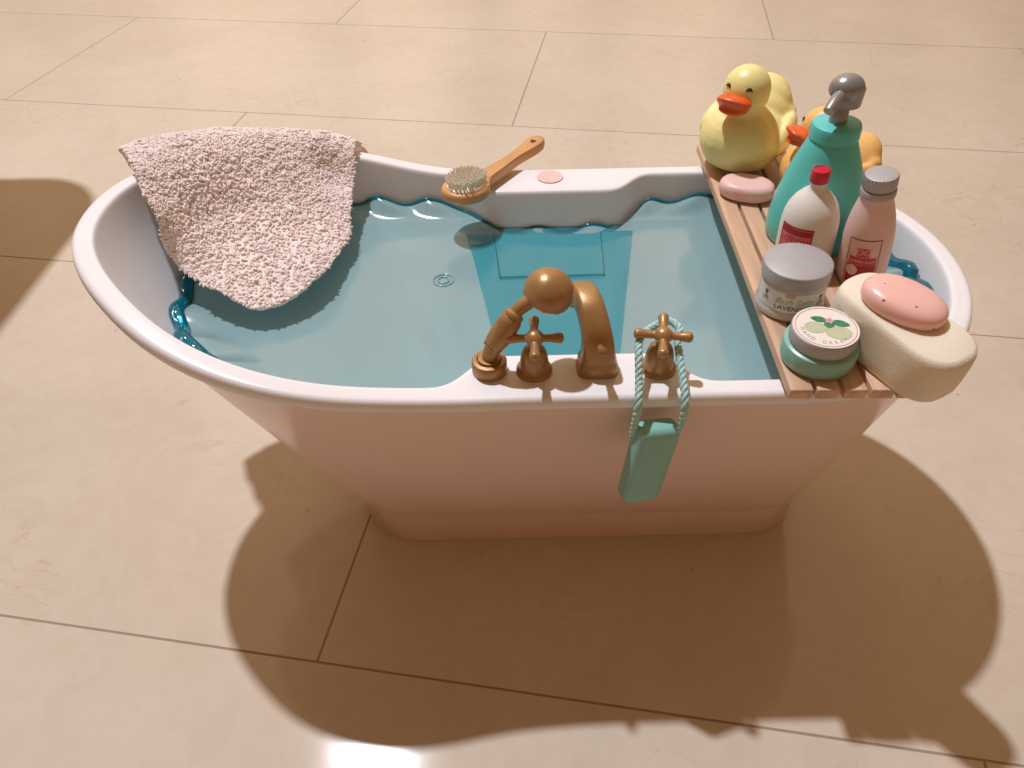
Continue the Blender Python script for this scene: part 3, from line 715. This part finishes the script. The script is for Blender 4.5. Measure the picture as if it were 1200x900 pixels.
lb = wrapmesh('wrap_label', sheet(.0500, .0125, 60, 3), M['cream'], jr, rj, A2, .0137, .00015)
tv = text_verts('LAVENDER', .0042, spacing=1.05); wrapmesh('lettering', tv, M['blackprint'], lb, rj, A2 - .02, .0102, .0004)
tv = text_verts('Bath Salts', .0056, shear=.35); wrapmesh('script_lettering', tv, M['taupe'], lb, rj, A2 - .02, .0145, .0004)
wrapmesh('pink_mark', disc(-.003, .0038, .0030, 20, .5), M['pinkprint'], lb, rj, A2, .0150, .00028)
def sprig(cx, cy):
    L = [sheet(.0004, .0042, 1, 3, cx, cy)]
    for s_ in (-1, 1):
        for dy in (-.0008, .0006):
            L.append(([Vector((cx, cy + dy, 0)), Vector((cx + s_ * .0017, cy + dy + .0012, 0)), Vector((cx + s_ * .0004, cy + dy + .0013, 0))], [(0, 1, 2)]))
    L.append(sheet(.0036, .0005, 6, 1, cx, cy - .0026)); L.append(([p + Vector((cx, cy - .0042, 0)) for p in text_verts('BATH', .0019)[0]], text_verts('BATH', .0019)[1])); return L
for cx_ in (.0160, -.0175): wrapmesh('sprig_print', merge(*sprig(cx_, .0010)), M['blackprint'], lb, rj, A2, .0150, .0004)

# ------------------------------------------------------------------ mint tub with printed lid
gj = empty('cream_tub', (.1440, .2620, TT), (R(2), R(-2), 0), 'low mint green tub with leaf printed lid at the front of the tray', 'cream tub'); gj.scale = (.89, .89, .89)
pr = [(.0140, 0), (.0170, .0006), (.0186, .0025), (.0192, .0055), (.0191, .0110), (.0186, .0128), (.0176, .0134), (.0164, .0136), (.0160, .0150), (.012, .015)]
MB().lathe(pr, 72).build('body', M['mint'], gj)
mb = MB(); mb.lathe([(.0158, .0140), (.0166, .0143), (.0168, .0150), (.0168, .0210), (.0165, .0218), (.0160, .0220), (.001, .0220)], 100, rf=lambda a, z: 1 + (.006 * math.cos(50 * a) if .0145 < z < .0156 else 0)); gl_ = mb.build('lid', M['silver'], gj)
def flat(name, VF, m, parent, z, rot):
    v = [Matrix.Rotation(rot, 3, 'Z') @ p + Vector((0, 0, z)) for p in VF[0]]; return mesh(name, v, VF[1], m, parent, False)
def annulus(r0, r1, n=72):
    v = []; 
    for k in range(n):
        a = 2 * math.pi * k / n; v += [Vector((r0 * math.cos(a), r0 * math.sin(a), 0)), Vector((r1 * math.cos(a), r1 * math.sin(a), 0))]
    return v, [(2 * k, 2 * k + 1, (2 * k + 3) % (2 * n), (2 * k + 2) % (2 * n)) for k in range(n)]
LR = R(-10)
lp = flat('lid_label', disc(0, 0, .0163, 72), M['cream'], gl_, .0223, LR)
flat('label_border', annulus(.0148, .0153), M['pinkprint'], lp, .02245, LR)
def petal(cx, cy, L_, W_, a, n=14):
    v = []
    for k in range(2 * n):
        t = k / n if k < n else 2 - k / n; s_ = 1 if k < n else -1
        v.append(Matrix.Rotation(a, 3, 'Z') @ Vector((L_ * t, s_ * W_ * math.sin(math.pi * t) ** .8 if 0 < t < 1 else 0, 0)) + Vector((cx, cy, 0)))
    return v, [tuple(range(2 * n))]
flat('fruit_print', merge(disc(-.0052, -.0008, .0056, 30, .8), disc(.0058, -.0040, .0066, 30, .75)), M['sage'], lp, .02245, LR)
flat('leaf_print', merge(petal(.0020, .0048, .0092, .0021, R(168)), petal(.0024, .0046, .0100, .0024, R(-14)), petal(.0020, .0045, .0055, .0026, R(-95))), M['leaf'], lp, .0226, LR)
flat('flower_print', merge(*[petal(.0022, .0048, .0026, .0009, R(72 * k)) for k in range(5)]), M['pinkprint'], lp, .02275, LR)
V = []; F = []
for i, ch in enumerate('HAND CREAM'):
    if ch == ' ': continue
    a = R(-168 + i * 13.5); tv = text_verts(ch, .0030); b = len(V)
    V += [Matrix.Rotation(a + R(90), 3, 'Z') @ p + Vector((.0122 * math.cos(a), .0122 * math.sin(a), 0)) for p in tv[0]]; F += [tuple(q + b for q in f_) for f_ in tv[1]]
flat('lettering', (V, F), M['taupe'], lp, .0226, LR)

# ------------------------------------------------------------------ soap on a rope
sr = empty('soap_on_a_rope', (.0670, .2330, .150), 0, 'teal block soap hanging on a braided aqua cord from the right hand tap', 'soap on a rope')
mb = MB(); bm = bmesh.new(); bmesh.ops.create_cube(bm, size=1)
for q in bm.verts:
    q.co = Vector((q.co.x * .0225, q.co.y * .0125, q.co.z * .049))
    if q.co.z < 0: q.co.x = q.co.x * .92 ; q.co.y -= .0
bmesh.ops.bevel(bm, geom=bm.edges[:], offset=.0048, segments=6, affect='EDGES', profile=.55); bm.verts.index_update()
rm = Euler((R(-4), R(9), R(14))).to_matrix()
mb.add([rm @ q.co + Vector((-.0005, .0085, .0125)) for q in bm.verts], [[x.index for x in f_.verts] for f_ in bm.faces]); bm.free()
mb.build('soap_block', M['aqua'], sr)
O = Vector((.0680, .2330, .150))
pts = [(.0590, .2435, .1760), (.0588, .2425, .1880), (.0595, .2440, .2010), (.0602, .2520, .2080), (.0605, .2610, .2165), (.0625, .2700, .2190), (.0700, .2780, .2190), (.0770, .2800, .2205), (.0815, .2750, .2195), (.0800, .2680, .2165), (.0805, .2540, .2090), (.0812, .2440, .2010), (.0808, .2425, .1880), (.0780, .2435, .1760)]
ln = spline([Vector(p) - O for p in pts], 300); mb = MB(); L_ = 0; acc = [0]
for a, b in zip(ln, ln[1:]): acc.append(acc[-1] + (b - a).length)
for st_ in range(3):
    q = []
    for i, p in enumerate(ln):
        t = (ln[min(i + 1, 299)] - ln[max(i - 1, 0)]).normalized(); x = t.cross(Vector((.3, .2, 1))).normalized(); y = t.cross(x)
        a = acc[i] * 2 * math.pi / .0085 + st_ * 2 * math.pi / 3
        q.append(p + x * math.cos(a) * .00098 + y * math.sin(a) * .00098)
    mb.tube(q, .00100, 8)
mb.build('braided_cord', M['rope'], sr)

# ------------------------------------------------------------------ unseen shadow caster, bench-shaped, added outside the frame to throw the left shadow
bn = empty('shadow_caster', (-.74, .62, 0), 0, 'unseen shadow caster shaped like a low bench, added left of the bathtub', 'shadow caster')
mb = MB(); bm = bmesh.new(); bmesh.ops.create_cube(bm, size=1)
for q in bm.verts: q.co = Vector((q.co.x * .48, q.co.y * .56, q.co.z * .03))
bmesh.ops.bevel(bm, geom=[e_ for e_ in bm.edges if abs(e_.verts[0].co.z - e_.verts[1].co.z) > .01], offset=.085, segments=14, affect='EDGES', profile=.5)
bm.verts.index_update(); mb.add([q.co + Vector((0, 0, .41)) for q in bm.verts], [[x.index for x in f_.verts] for f_ in bm.faces]); bm.free()
mb.build('seat', M['caster'], bn, False)
for sx_ in (-.19, -.02):
    for sy_ in (-.20, .10): mb = MB(); mb.tube([(sx_, sy_, .395), (sx_, sy_, 0)], [.014, .011], 16); mb.build('leg', M['caster'], bn)
